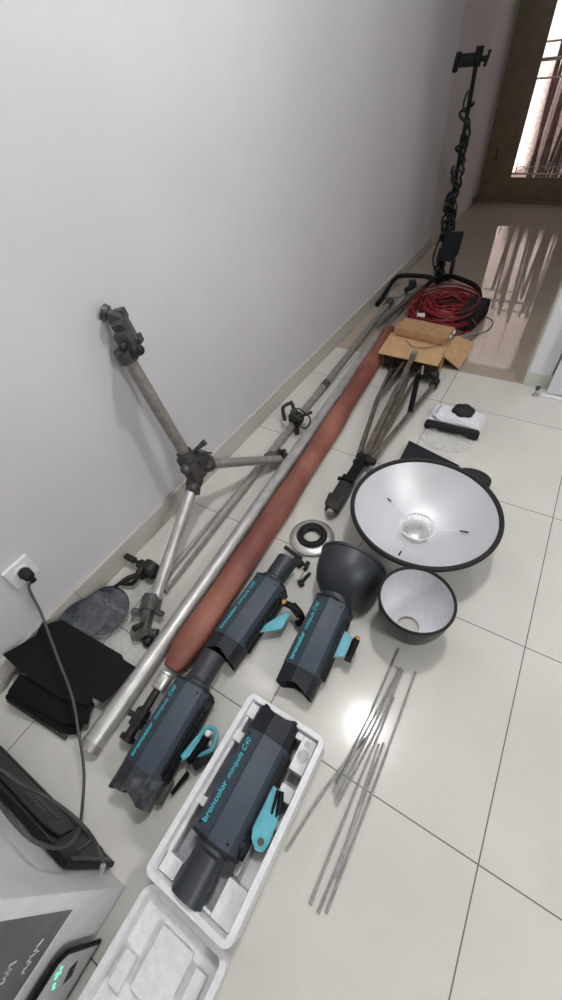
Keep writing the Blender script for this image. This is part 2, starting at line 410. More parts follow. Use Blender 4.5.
# ================================================================== BLACK APPLIANCE STANDING ON EDGE + WHITE BOX
t = thing('flat_appliance', 'flat black ventilated appliance standing on edge against the white box', 'appliance', (-.75, -.29, 0))
b = MB(); b.box((-.755, -.277, .126), (.588, .012, .25), bev=.004, seg=3); part('shell', b, M['black'], t)
b = MB(); b.box((-.775, -.270, .014), (.54, .004, .018), bev=.001); part('bottom_rim', b, M['rubber'], t)
b = MB(); b.box((-.775, -.270, .240), (.52, .004, .012), bev=.001); part('top_rim', b, M['rubber'], t)
b = MB(); b.box((-.470, -.270, .126), (.010, .004, .20), bev=.001); part('side_rim', b, M['clampm'], t)
b = MB(); b.prism([(-1.02, .045), (-.62, .045), (-.575, .075), (-.54, .19), (-.58, .225), (-1.02, .225)], 0, .004, MX.Translation((0, -.2695, 0)) @ MX.Rotation(PI / 2, 4, 'X') @ MX.Scale(-1, 4, (0, 0, 1)), bev=.001)
part('back_panel', b, M['black'], t)
for i in range(9):
    for j in range(2):
        b = MB(); b.box((-.70 + i * .011, -.2655, .12 + j * .04), (.005, .002, .03), bev=.0005); part('vent_slot', b, M['clampm'], t)
b = MB(); b.box((-.515, -.269, .10), (.004, .006, .15), MX.Rotation(R(18), 3, 'Y'), bev=.001); part('rib', b, M['clampm'], t)

t = thing('white_box', 'tall white plastic-wrapped carton with a grey printed label at lower left', 'box', (-.75, -.62, 0))
b = MB(); b.box((-.755, -.6385, .31), (.70, .70, .62), bev=.005, seg=2); part('carton', b, M['carton'], t)
lab = [PX(68, 908, -.4025), PX(10, 1000, -.4025)]
b = MB(); b.box((-.4045, -.458, .36), (.002, .278, .262)); lb = part('label', b, M['label'], t)
rr = random.Random(5)
for (y, z, n, s) in ((-.36, .272, 6, .9), (-.385, .33, 7, 1.), (-.46, .262, 6, .8), (-.43, .40, 6, 1)):
    b = MB(); line_ = []
    for k in range(n * 3):
        line_.append(V((-.4030, y - k * .0035 * s, z + rr.uniform(-.012, .012) * s)))
    b.tube(line_, .0017, 5); part('scribbled_print', b, M['labelink'], lb)
b = MB(); line_ = [V((-.4045, -.335 - k * .004, .212 + rr.uniform(-.005, .005))) for k in range(44)]
b.tube(line_, .0006, 5); part('small_print', b, M['foamgrey'], t)

t = thing('battery_charger', 'thin grey device with green lights standing against the white box', 'charger', (-.38, -.43, 0))
b = MB(); b.prism([(-.378, .01), (-.378, .165), (-.392, .187), (-.50, .187), (-.50, .01)], -.3915, -.3835, MX(((0, 0, 1, 0), (1, 0, 0, 0), (0, 1, 0, 0), (0, 0, 0, 1))), bev=.002); part('shell', b, M['black'], t)
b = MB(); b.prism([(-.385, .018), (-.385, .162), (-.397, .180), (-.495, .180), (-.495, .018)], -.3838, -.3829, MX(((0, 0, 1, 0), (1, 0, 0, 0), (0, 1, 0, 0), (0, 0, 0, 1)))); part('front_panel', b, M['device'], t)
b = MB()
for (y, z) in ((-.405, .158), (-.414, .150), (-.414, .161), (-.421, .154), (-.434, .140), (-.44, .132)): b.box((-.3825, y, z), (.0012, .0045, .006), bev=.0005)
part('indicator_light', b, M['led'], t)
b = MB()
for k in range(5): b.box((-.3825, -.41 - k * .006, .10 - k * .004), (.0012, .004, .022), MX.Rotation(R(30), 3, 'X'))
part('printed_marks', b, M['black'], t)

# ================================================================== BARN DOOR SHEETS, HONEYCOMB IN A BAG
def slab(pts, th=.003):
    b = MB(); q = [P(*p) for p in pts]
    for p in q: p.x = max(p.x, WX + .003)
    up_ = V((0, 0, th)); b.loft([q, [p + up_ for p in q]]); return b
t = thing('barn_door_set', 'set of overlapping matt black metal flaps lying flat below the wall socket', 'barn doors', (-.93, -.02, 0))
b = slab([(22, 680, .085), (6, 696, .075), (6, 699, .07), (68, 735, .02), (79, 734, .02), (95, 704, .03), (60, 668, .07)]); part('flap', b, M['matte'], t)
b = slab([(3, 655, .135), (36, 636, .125), (43, 622, .118), (48, 624, .115), (62, 620, .108), (122, 655, .06), (124, 660, .058), (139, 669, .05), (103, 703, .045), (93, 698, .05), (88, 706, .05), (60, 698, .075), (22, 673, .115)]); part('flap', b, M['matte'], t)
b = slab([(20, 674, .10), (8, 692, .088), (30, 706, .068), (62, 724, .042), (88, 724, .036), (93, 700, .043)], .002); part('flap', b, M['matte'], t)
b = slab([(36, 640, .05), (22, 664, .05), (60, 690, .02), (98, 686, .02), (108, 664, .03)], .004); part('flap', b, M['matte'], t)
for (x, y) in ((14, 677), (94, 699)):
    b = MB(); q = P(x, y, 0); b.box((max(q.x, WX + .05), q.y, .016), (.05, .045, .031), MX.Rotation(R(25), 3, 'Z'), bev=.006); part('corner_block', b, M['skirt_green'], t)
b = MB(); a0 = P(8, 700, .012); a1 = P(66, 738, .012); b.tube([a0, a1], .006, 10); part('hinge_rod', b, M['clampm'], t)

gc = P(106, 616, .03)
t = thing('honeycomb_grid', 'round dark honeycomb grid in clear wrap beside the skirting', 'grid', (gc.x + .01, gc.y, 0))
b = MB(); tm = MX.Translation((gc.x - .01, gc.y + .012, .045)) @ MX.Rotation(R(10), 4, 'X')
b.lathe([(.0, -.006), (.086, -.006), (.086, .006), (0, .006)], tm, 48); part('mesh_disc', b, M['comb'], t)
b = MB(); b.lathe([(.085, -.008), (.089, -.008), (.089, .008), (.085, .008)], tm, 48, closed=True); part('rim', b, M['darkclamp'], t)
b = MB(); tm2 = MX.Translation((gc.x - .035, gc.y - .055, .065)) @ MX.Rotation(R(-4), 4, 'X')
b.lathe([(.0, -.005), (.082, -.005), (.084, .005), (0, .005)], tm2, 48); part('mesh_disc', b, M['comb'], t)
t = thing('plastic_bag', 'crinkled clear plastic bag wrapped around the round honeycomb grid', 'bag', (gc.x + .02, gc.y - .02, 0))
b = MB()
def bag(cx, cy, rx, ry, h, seed, top):
    def f(u, v):
        a = u * 2 * PI; r = math.sin(v * PI / 2)
        k = 1 + .16 * noise.noise(V((math.cos(a) * 2, math.sin(a) * 2, seed)))
        z = h * (math.cos(v * PI / 2) ** .6) + .004
        p = V((cx + rx * r * k * math.cos(a), cy + ry * r * k * math.sin(a), 0))
        z += top * noise.noise(V((p.x * 30, p.y * 30, seed)))
        return V((max(p.x, WX + .016), p.y, max(.003, z * (1 if v < .98 else .2))))
    return f
b.grid(bag(gc.x + .02, gc.y - .01, .145, .13, .085, 3, .02), 64, 26); part('film', b, M['film'], t, ang=50)

# ================================================================== LONG TUBES
def long_tube(name, a, c, r, m, label, cat, ring=True, bend=0):
    a = V(a); c = V(c); t = thing(name, label, cat, (a.x, a.y, 0))
    b = MB(); pts = []
    for k in range(13):
        s = k / 12; p = a.lerp(c, s); p.x += bend * 4 * s * (1 - s); pts.append(p)
    d = (pts[1] - pts[0]).normalized()
    # open end: tube wall with a dark bore
    b.tube(pts, r, 32, cap=False)
    fr = frame(d).to_4x4()
    ringm = MX.Translation(pts[0]) @ fr @ MX.Rotation(-PI / 2, 4, 'X')
    b.lathe([(r, 0), (r * .86, -.001), (r * .82, .012)], ringm, 32)
    part('tube_wall', b, m, t)
    b = MB(); b.lathe([(r * .83, .012), (0, .0125)], ringm, 32); part('bore', b, M['rubber'] if not ring else M['clampm'], t)
    return t, pts, fr
PA = V((-.706, -.134, .03)); PB = V((-.930, 3.12, .03))
t, pts, fr = long_tube('silver_pole', PA, PB, .030, M['alu'], 'thickest scuffed silver metal tube lying along the rust roll', 'pole', bend=.0)
b = MB(); b.lathe([(.0305, -.002), (.0315, -.002), (.0315, .02), (.0305, .02)], MX.Translation(PA) @ fr @ MX.Rotation(-PI / 2, 4, 'X'), 32); part('end_band', b, M['alu2'], t)
b = MB(); b.tube([PB, PB + (PB - PA).normalized() * .03], .034, 20); part('end_cap', b, M['clampm'], t)
QA = P(163, 590, .021); QB = V((-1.012, 2.98, .021))
t, pts, fr = long_tube('silver_pole', QA, QB, .020, M['alu2'], 'thinner grey metal tube lying closest to the skirting with two clamps on it', 'pole', False)
b = MB(); b.tube([QB, QB + (QB - QA).normalized() * .10], .028, 20); part('end_cap', b, M['clampm'], t)
b = MB(); mid = QA.lerp(QB, .56); b.tube([mid, QA.lerp(QB, .58)], .0225, 20); part('joint_collar', b, M['clampm'], t)
S0 = V((-.925, 2.62, .07)); S1 = V((-.835, 3.28, .075))
t = thing('dark_pole', 'short dark pole lying over the far end of the rust roll by the cartons', 'pole', (S0.x, S0.y, .05))
b = MB(); b.tube([V((-.90, 2.5, .10)), V((-.86, 3.3, .062))], .018, 16); part('tube', b, M['bronze'], t)
b = MB(); b.tube([V((-.93, 3.14, .086)), V((-.90, 3.24, .086))], .02, 14); b.box((-.91, 3.2, .11), (.05, .05, .05), MX.Rotation(.4, 3, 'Z'), bev=.008); part('knob', b, M['darkclamp'], t)

# rust-brown cloth roll over a pole, steel collar and spigot at the near end
t = thing('cloth_roll', 'long rust-brown cloth covered roll lying beside the thick silver tube', 'roll', (-.64, .2, 0))
A0 = V((-.640, .160, .043)); A1 = V((-.836, 2.60, .043))
NS = 70; secs = []
for k in range(NS + 1):
    s = k / NS; c = A0.lerp(A1, s)
    c.x += .016 * 4 * s * (1 - s)
    end = min(1, (s * NS + 1.2) / 3.5) * min(1, ((1 - s) * NS + 1.2) / 3)
    end = end ** .5
    rx = .051 * end * (1 + .05 * math.sin(s * 26) + .05 * noise.noise(V((s * 14, 2, 5)))); rz = .040 * end * (1 + .13 * math.sin(s * 33 + 1) * (.3 + s)  + .05 * noise.noise(V((s * 11, 7, 5))))
    sec = []
    for j in range(36):
        a = 2 * PI * j / 36
        w = 1 + .05 * noise.noise(V((math.cos(a) * 1.5, math.sin(a) * 1.5, s * 16)))
        sec.append(V((c.x + rx * w * math.cos(a), c.y, max(.002, c.z - .003 + rz * w * math.sin(a)))))
    secs.append(sec)
b = MB(); b.loft(secs); part('cloth_cover', b, M['rust'], t, ang=60)
dd = (A0 - A1).normalized()
b = MB(); c0 = P(157, 690, .06); c1 = c0 - dd * .045
b.lathe([(0, 0), (.022, 0), (.024, .003), (.024, .045), (.026, .047), (.026, .055), (0, .055)], MX.Translation(c0) @ frame(-dd).to_4x4() @ MX.Rotation(-PI / 2, 4, 'X'), 28)
part('steel_collar', b, M['steel'], t)
e1 = P(129, 736, .035)
b = MB(); b.tube([c0 + dd * -.002, c0.lerp(e1, .5)], [.012, .013], 16); b.tube([c0.lerp(e1, .42), c0.lerp(e1, .52)], .019, 16)
b.box(c0.lerp(e1, .62), (.036, .05, .036), frame(e1 - c0), bev=.006)
b.tube([c0.lerp(e1, .7), e1], [.014, .015], 16); b.tube([e1, e1 + (e1 - c0).normalized() * .012], .024, 18)
part('spigot', b, M['darkclamp'], t)
b = MB(); k0 = c0.lerp(e1, .62); b.tube([k0, k0 + V((-.035, -.005, .012))], [.007, .009], 10); b.tube([k0, k0 + V((.035, .004, -.006))], [.006, .008], 10); part('clamp_screw', b, M['darkclamp'], t)

# ================================================================== CLAMPS
def super_clamp(c, axis, label, lever_to, stud_to, extra=None, m='darkclamp', rr_=.024):
    "jaw clamp round a tube along 'axis'"
    c = V(c); axis = V(axis).normalized()
    t = thing('tube_clamp', label, 'clamp', (c.x, c.y, 0))
    fr = frame(axis)
    b = MB()
    prof = []
    for k in range(15):
        a = R(-60 + 20 * k); prof.append((rr_ * 1.55 * math.cos(a), rr_ * 1.55 * math.sin(a)))
    for k in range(14, -1, -1):
        a = R(-60 + 20 * k); prof.append((rr_ * 1.03 * math.cos(a), rr_ * 1.03 * math.sin(a)))
    mx = MX.Translation(c) @ fr.to_4x4() @ MX.Rotation(PI / 2, 4, 'X')
    b.prism(prof, -.02, .02, mx, bev=.001)
    part('jaw', b, M[m], t)
    l = V(lever_to); s = V(stud_to)
    b = MB(); dl_ = (l - c).normalized(); b.box(c + dl_ * rr_ * 1.5, (.034, .036, .034), frame(dl_), bev=.006)
    ds_ = (s - c).normalized(); b.box(c + ds_ * rr_ * 1.6, (.03, .03, .03), frame(ds_), bev=.005); part('clamp_body', b, M[m], t)
    b = MB(); p0 = c + dl_ * rr_ * 1.6; b.tube(smooth_path([p0, p0.lerp(l, .45) + V((0, 0, .012)), l], 5), [.011] * 3 + [.010] * 4 + [.007] * 4, 12); part('lever', b, M[m], t)
    b = MB(); p0 = c + ds_ * rr_ * 1.5; b.tube([p0, p0.lerp(s, .55)], .008, 12); b.tube([p0.lerp(s, .5), s], [.013, .013], 14); part('stud', b, M[m], t)
    if extra:
        b = MB()
        for pts_, r_ in extra: b.tube(smooth_path(pts_, 6), r_, 8)
        part('handle_loop', b, M[m], t)
    return t
tubeax = (QB - QA)
c2 = QA.lerp(QB, (P(292, 418, .03).y - QA.y) / (QB.y - QA.y)) + V((0, 0, .012))
super_clamp(c2, tubeax, 'black levered clamp halfway along the thin tube beside the skirting', P(291, 401, .11), P(297, 433, .02),
            [([P(298, 408, .1), P(310, 418, .08), P(306, 428, .05), P(296, 424, .05), P(290, 414, .06)], .004), ([P(296, 418, .07), P(312, 412, .09)], .008), ([P(285, 420, .06), P(283, 408, .09), P(290, 403, .10)], .010), ([P(290, 415, .09), P(302, 421, .08)], .016)])
c3 = P(151, 569, .032)
super_clamp(c3, tubeax, 'black clamp with a curved lever on the near end of the thin tube', P(113, 588, .012), P(126, 556, .05),
            [([P(146, 563, .05), P(140, 572, .06), P(133, 583, .03), P(120, 583, .02)], .009), ([P(140, 563, .05), P(154, 576, .04)], .019)])

# ================================================================== THREE-ARMED TUBE FRAME LEANING ON THE WALL
HUB = P(192, 467, .29)
t = thing('leaning_stand', 'grey three-armed tube frame leaning its top arm against the white wall', 'stand', (HUB.x, HUB.y, 0))
b = MB()
fr = frame((0, 1, 0))
b.box(HUB, (.056, .066, .118), MX.Rotation(R(-14), 3, 'Y'), bev=.012)
b.box(HUB + V((.008, .045, .004)), (.052, .06, .060), bev=.010)
b.box(HUB + V((.012, -.022, -.058)), (.046, .05, .05), MX.Rotation(R(35), 3, 'X'), bev=.010)
b.tube([HUB + V((.0, .040, -.024)), HUB + V((.006, .086, -.048))], .036, 20)
b.tube([HUB + V((-.004, -.002, .04)), HUB + V((-.016, -.002, .075))], .030, 18)
b.tube([HUB + V((.02, -.04, -.06)), HUB + V((.024, -.058, -.085))], .029, 18)
part('joint_block', b, M['clampm'], t)
for q in ((.015, -.042, .03), (.03, -.050, -.05), (.035, .05, -.02)):
    b = MB(); b.ball(HUB + V(q), .022, (1, 1, .8), 16); part('locking_knob', b, M['clampm'], t)
b = MB(); k0 = HUB + V((0, .02, .055)); k1 = P(205, 442, .385); b.tube([k0, k0.lerp(k1, .5), k1], [.007, .008, .012], 10)
k2 = P(212, 453, .345); b.tube([HUB + V((.0, .03, .05)), k2], [.007, .004], 10); part('lever', b, M['clampm'], t)
top = PX(126, 355, -1.045)
feet = [P(152, 607, .045), P(283, 457, .03)]
b = MB(); b.tube([HUB + V((-.01, 0, .05)), top], .0215, 24); part('arm', b, M['alu2'], t)
b = MB(); b.tube([HUB + V((.02, -.045, -.065)), feet[0]], .0215, 24); part('arm', b, M['alu'], t)
b = MB(); b.tube([HUB + V((.004, .07, -.042)), feet[1] + V((0, -.03, .01))], .0200, 24); part('arm', b, M['alu2'], t)
def end_clamp(c, d, s, seed, parent):
    rr2 = random.Random(seed); d = V(d).normalized(); fr = frame(d); b = MB()
    b.box(c, (.052 * s, .045 * s, .05 * s), fr, bev=.008)
    b.tube([c - d * .03 * s, c + d * .02], .029 * s, 16)
    x = fr.col[0]; z = fr.col[2]
    b.box(c + d * .05 * s + z * .006, (.03 * s, .07 * s, .035 * s), fr, bev=.006)
    b.box(c + d * .095 * s + x * .006, (.055 * s, .03 * s, .045 * s), fr @ MX.Rotation(.4, 3, 'Z'), bev=.007)
    b.tube([c + d * .09 * s - x * .045 * s, c + d * .09 * s + x * .04 * s], .015 * s, 14)
    b.tube([c + d * .03 * s + x * .02 * s, c + d * .03 * s + x * .055 * s], .013 * s, 14)
    b.tube([c + d * .02 * s - x * .02 * s, c + d * .03 * s - x * .048 * s], .010 * s, 14)
    o = part('end_clamp', b, M['clampm'], parent)
    b = MB(); b.tube([c + d * .065 * s + z * .02, c + d * .085 * s + z * .04 * s + x * .02], [.008, .012], 10); b.ball(c + d * .115 * s - x * .02 * s, .017 * s); part('wing_knob', b, M['darkclamp'], o)
ft = (feet[0] - HUB).normalized()
end_clamp(P(151, 604, .05), P(146, 628, .025) - P(152, 603, .05), 1.1, 3, t)
end_clamp(P(270, 457, .05), P(287, 452, .035) - P(268, 457, .05), .72, 4, t)
# head of the top arm: an angled chain of clamps that touches the wall
b = MB()
q = [PX(127, 352, -1.04), PX(127, 340, -1.035), PX(133, 345, -1.03), PX(122, 328, -1.05), PX(117, 318, -1.07), PX(108, 314, -1.09)]
ax = (top - HUB).normalized()
b.tube([top - ax * .02, top + ax * .02], .031, 18)
b.box(q[1], (.052, .06, .045), frame(ax), bev=.009)
b.box(q[3], (.035, .05, .04), frame(ax) @ MX.Rotation(.3, 3, 'Z'), bev=.008)
b.tube([q[3], q[4]], .014, 12)
b.box(q[4], (.04, .032, .036), frame(q[5] - q[4]), bev=.007)
b.tube([q[4], q[5]], .017, 14); b.tube([q[5], q[5] + (q[5] - q[4]).normalized() * .016], .024, 18)
b.box(PX(121, 314, -1.07), (.03, .03, .03), frame(ax), bev=.005)
b.tube([PX(124, 316, -1.055), PX(132, 330, -1.035), PX(137, 340, -1.02)], .009, 12)
b.box(PX(137, 339, -1.03), (.03, .026, .03), frame(ax), bev=.005)
o = part('wall_clamp', b, M['clampm'], t)
b = MB(); b.ball(PX(123, 347, -1.01), .014); b.ball(PX(139, 350, -1.02), .017); b.box(PX(133, 352, -1.02), (.03, .03, .03), bev=.006); part('wing_knob', b, M['darkclamp'], o)

# ================================================================== FLASH HEADS
PROF = [(-.048, 0), (-.058, .010), (-.062, .030), (-.063, .072), (-.060, .080), (-.036, .0935), (-.012, .107), (.006, .1045), (.024, .102), (.043, .097), (.058, .072), (.062, .045), (.062, .028), (.056, .006), (.050, 0)]
def flash_head(loc, rz, label, mirror=False, front='snout', body_len=.24, cap_len=.06, tilt=0, text_off=0, z0=0, tape=False):
    mx = MX.Rotation(rz, 4, 'Z') @ MX.Rotation(tilt, 4, 'X')
    t = thing('flash_head', label, 'flash head', loc, mx, 'studio flash heads on the floor')
    sx = -1 if mirror else 1
    prof = [(sx * x, z) for x, z in PROF]
    if mirror: prof = prof[::-1]
    L = cap_len + body_len
    def sec(y, s=1.0, dz=0):
        return [V((x * s, y, .054 + (z - .054) * s + dz)) for x, z in prof]
    b = MB(); b.loft([sec(cap_len, .985), sec(cap_len + .002), sec(L - .008), sec(L - .002, .985)])
    body = part('housing', b, M['body'], t, False, 25)
    b = MB(); b.loft([sec(L - .004, 1.02), sec(L + .002, 1.02), sec(L + .004, .99)]); part('front_plate', b, M['body2'], t, False)
    # rear cap: hollow hood with a V-shaped cut at its end
    def rear(x): return .017 * max(0, 1 - abs(x + sx * .0) / .045) ** .7
    outer = []; inner = []
    dense = []
    for i in range(len(prof)):
        a = prof[i]; c = prof[(i + 1) % len(prof)]
        for k in range(3): dense.append((a[0] + (c[0] - a[0]) * k / 3, a[1] + (c[1] - a[1]) * k / 3))
    ring = lambda y, s, cut=False: [V((x * s, (y + (rear(x) if cut else 0)), .054 + (z - .054) * s)) for x, z in dense]
    b = MB(); b.loft([ring(cap_len + .001, .99), ring(cap_len - .006, .97), ring(.0, .95, True), ring(.001, .87, True), ring(cap_len - .018, .86)]); part('rear_hood', b, M['tape'] if tape else M['body2'], t, False, 30)
    b = MB(); b.box((sx * .0, cap_len - .024, .058), (.06, .008, .05), bev=.003); b.cyl((sx * .02, cap_len - .03, .07), (sx * .02, cap_len - .045, .07), .008); b.cyl((sx * -.02, cap_len - .03, .04), (sx * -.02, cap_len - .042, .04), .007)
    part('control_panel', b, M['black'], t, False)
    # rails and fins on the bracket side
    b = MB(); xs = sx * .062
    b.box((sx * .0655, cap_len + body_len * .5, .034), (.010, body_len * .96, .012), bev=.002)
    b.box((sx * .063, cap_len + body_len * .5, .062), (.008, body_len * .96, .010), bev=.002)
    b.box((sx * .060, cap_len + body_len * .42, .080), (.006, body_len * .75, .006), bev=.001)
    part('side_rail', b, M['black'], t, False)
    b = MB(); b.lathe([(0, 0), (.018, 0), (.018, .012), (.014, .015), (0, .015)], MX.Translation((sx * .054, L - .03, .060)) @ MX.Rotation(sx * PI / 2, 4, 'Y'), 24); part('side_knob', b, M['body2'], t, False)
    for (x, y, z) in ((-.05, L - .018, .0865), (.034, L - .018, .1), (-.05, cap_len + .014, .0865)):
        b = MB(); b.cyl((sx * x, y, z - .002), (sx * x, y, z + .0012), .0032, seg=12)
        part('screw', b, M['black'], t, False)
    # long dark seam between the facets
    b = MB(); b.box((sx * -.012, cap_len + body_len / 2, .1068), (.0015, body_len * .98, .0012)); part('seam', b, M['body2'], t, False)
    if front == 'snout':
        b = MB(); fm = MX.Translation((0, L, .058)) @ MX.Rotation(-PI / 2, 4, 'X')
        b.lathe([(.030, .0), (.044, .0), (.045, .012), (.0385, .020), (.040, .100), (.041, .108), (.037, .108), (.036, .03), (0, .03)], fm, 48)
        part('snout', b, M['snout'], t, False)
    else:
        b = MB(); fm = MX.Translation((0, L, .062)) @ MX.Rotation(-PI / 2, 4, 'X')
        pr = [(.03, 0), (.050, 0), (.053, .006), (.053, .016), (.060, .020), (.090, .052), (.106, .088), (.113, .122), (.115, .156), (.119, .158), (.119, .168), (.114, .169), (.111, .156), (.102, .095), (.082, .05), (.05, .02), (0, .012)]
        b.lathe(pr, fm, 72); part('reflector_bell', b, M['snout'], t, False)
    # lettering reading along +Y of the room whatever way the head points
    b = MB()
    wdir = V((0, 1, 0)) if not mirror else V((0, -1, 0))
    downhill = V((sx * -.048, 0, -.027)).normalized()          # from the ridge to the outer edge
    nrm = wdir.cross(downhill).normalized()
    if nrm.z < 0: nrm = -nrm
    y0 = cap_len + .012 + text_off if not mirror else L - .022
    rim = V((sx * -.012, 0, .107)); edge = V((sx * -.060, 0, .080))
    base = rim.lerp(edge, .50)
    fm = MX((wdir, downhill, wdir.cross(downhill))).transposed().to_4x4()
    org = V((base.x, y0, base.z)) + nrm * .0008
    sz = .0220
    w = text_mesh(b, 'broncolor', sz, MX.Translation(org) @ fm @ MX.Diagonal((1., 1, 1, 1)), .0005, .0004)
    part('brand_lettering', b, M['cyantext'], body, False, label='bold cyan lettering')
    b = MB(); org2 = org + wdir * (w + .007)
    text_mesh(b, 'minipuls C40', sz, MX.Translation(org2) @ fm @ MX.Diagonal((.86, 1, 1, 1)), .0005, .00005, .25)
    part('model_lettering', b, M['cyantext'], body, False, label='thin slanted cyan lettering')
    return t, sx, L

def plate(pts, z0, z1, mx=None, bev=.001): b = MB(); b.prism(pts, z0, z1, mx, bev); return b

# head fitted with the bell reflector
t, sx, L = flash_head((-.262, .300, 0), R(2.5), 'dark flash head with a wide bell reflector fitted on its front', front='bell', tilt=R(6.2))
b = plate([(.062, .14), (.062, .235), (.092, .228), (.112, .205), (.118, .185), (.108, .168)], .040, .046); br = part('tilt_bracket', b, M['cyan'], t, False)
b = MB(); b.tube([(.112, .222, .062), (.110, .212, .058), (.108, .155, .040)], [.010, .012, .0105], 14); b.box((.108, .165, .044), (.022, .03, .018), bev=.004); part('handle', b, M['black'], br, False)
b = MB(); b.tube([(.112, .222, .062), (.112, .228, .066)], .008, 12); part('handle_tip', b, M['orange'], br, False)
# head lying against the rust roll
t, sx, L = flash_head((-.520, .262, 0), R(-1.0), 'dark flash head lying against the rust roll, pointing away', body_len=.25)
b = plate([(.062, .135), (.062, .165), (.108, .250), (.118, .250), (.122, .185)], .046, .052); br = part('tilt_bracket', b, M['cyan'], t, False)
b = MB(); b.tube(smooth_path([P(284, 603, .075), P(291, 606, .075), P(299, 612, .065), P(302, 620, .045), P(297, 624, .03)], 5), .0115, 12); b.box(P(296, 610, .06), (.045, .028, .022), MX.Rotation(-.4, 3, 'Z'), bev=.005); part('handle', b, M['black'], br)
b = MB(); b.ball(P(284, 602, .083), .009); part('handle_tip', b, M['orange'], br)
# nearest head on the floor, with torn tape on its hood
t, sx, L = flash_head((-.508, -.155, 0), R(4.2), 'scuffed flash head lying between the silver tube and the white case', body_len=.24, cap_len=.07, tape=True)
b = MB(); b.tube(smooth_path([(.072, .14, .05), (.085, .20, .05), (.098, .235, .05), (.125, .235, .05), (.138, .20, .05), (.120, .175, .045), (.09, .155, .04)], 5), .0065, 10); br = part('tilt_bracket', b, M['cyan'], t, False)
b = plate([(.074, .13), (.092, .222), (.106, .232), (.112, .20), (.095, .16)], .040, .052); part('bracket_plate', b, M['cyan'], br, False)
b = MB(); b.tube([(.112, .215, .062), (.108, .19, .056), (.092, .14, .04)], [.013, .012, .008], 12); b.box((.12, .165, .03), (.03, .06, .03), MX.Rotation(-.5, 3, 'Z'), bev=.006); b.tube([(.10, .12, .02), (.085, .06, .012)], [.007, .005], 10); part('handle', b, M['black'], br, False)
b = MB(); b.ball((.112, .22, .073), .009); part('handle_tip', b, M['white'], br, False)
b = plate([(.0645, .02), (.0645, .09), (.078, .085), (.078, .03)], .018, .028); part('cord_socket', b, M['clampm'], t, False)
# head in the foam case
t, sx, L = flash_head((-.247, .212, .041), R(180.5), 'flash head packed in the open white foam case', mirror=True, body_len=.245, cap_len=.070)
b = plate([(-.058, .150), (-.058, .235), (-.070, .262), (-.090, .276), (-.106, .270), (-.112, .252), (-.108, .210), (-.098, .165), (-.088, .150)], .064, .070); br = part('tilt_bracket', b, M['cyan'], t, False)
b = MB(); b.cyl((-.093, .256, .0705), (-.093, .256, .0735), .0075, seg=18); part('bracket_bolt', b, M['clampm'], br, False)
b = MB(); b.tube([(-.086, .150, .068), (-.095, .172, .068), (-.102, .212, .064)], [.006, .008, .004], 12); b.tube([(-.078, .152, .070), (-.088, .200, .073)], [.005, .003], 10); part('handle', b, M['black'], br, False)

# ================================================================== FOAM CASE
CX, CY = -.2335, -.003
t = thing('foam_case', 'open white moulded foam case holding a flash head, lid folded out', 'case', (CX, CY, 0))
W2, H2, wz = .120, .222, .122
b = MB()
def rrect(w, h, r, n=5):
    out = []
    for cx, cy, a0 in ((w - r, h - r, 0), (-w + r, h - r, 90), (-w + r, -h + r, 180), (w - r, -h + r, 270)):
        for k in range(n + 1):
            a = R(a0 + 90 * k / n); out.append((cx + r * math.cos(a), cy + r * math.sin(a)))
    return out
def tray(b, cx, cy, w, h, z0, z1, floor_t, wall, r=.02, lip=.004):
    o = rrect(w, h, r); i = rrect(w - wall, h - wall, max(.004, r - wall))
    S = lambda pts, z, s=1: [V((cx + x * s, cy + y * s, z)) for x, y in pts]
    b.loft([S(o, z0, .97), S(o, z0 + .01, .99), S(o, z1 - lip), S(o, z1 - lip * .3, .995), S(i, z1, 1.01), S(i, z1 - lip, 1), S(i, z0 + floor_t, .985)])
tray(b, CX, CY, W2, H2, .001, wz, .028, .016); bs = part('base_tray', b, M['foam'], t)
# packing blocks leaving pockets (local to the case)
def blk(parent, x0, x1, y0, y1, z0, z1, name='packing_block', m='foam'):
    b = MB(); b.box((CX + (x0 + x1) / 2, CY + (y0 + y1) / 2, (z0 + z1) / 2), (x1 - x0, y1 - y0, z1 - z0), bev=.004, seg=2); return part(name, b, M[m], parent)
zt = .104
for (x0, x1, y0, y1, z1) in ((-.104, -.079, .165, .203, zt), (-.104, -.079, .098, .125, zt), (-.104, -.079, -.060, -.040, zt - .004), (-.104, -.094, -.17, .17, zt - .01),
                             (.062, .101, .118, .203, zt), (-.030, .062, .186, .203, zt), (.064, .101, .052, .085, zt - .004),
                             (.070, .101, -.004, .014, zt - .012), (.050, .101, -.203, -.128, .088), (.072, .101, -.128, -.004, .060), (-.101, -.056, -.203, -.165, zt - .01), (-.056, .050, -.203, -.196, .085), (.046, .062, -.125, -.03, .05)):
    blk(bs, x0, x1, y0, y1, .03, z1)
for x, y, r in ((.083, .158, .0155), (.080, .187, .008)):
    b = MB(); b.lathe([(0, .001), (r, .001), (r, 0)], MX.Translation((CX + x, CY + y, zt - .0006)), 28); part('round_recess_shade', b, M['foamgrey'], bs)  # flat grey discs paint the shade of round hollows
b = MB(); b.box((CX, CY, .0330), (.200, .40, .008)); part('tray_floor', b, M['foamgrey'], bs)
b = MB()
LY = CY - H2 - .008 - .215
tray(b, CX + .004, LY, W2, .215, .001, .062, .018, .016, r=.03); ld = part('lid', b, M['foam'], t)
def lblk(x0, x1, y0, y1, z1, m='foam'):
    b = MB(); b.box((CX + .004 + (x0 + x1) / 2, LY + (y0 + y1) / 2, (.018 + z1) / 2), (x1 - x0, y1 - y0, z1 - .018), MX.Rotation(.02, 3, 'Z'), bev=.005, seg=3); part('raised_pad', b, M[m], ld)
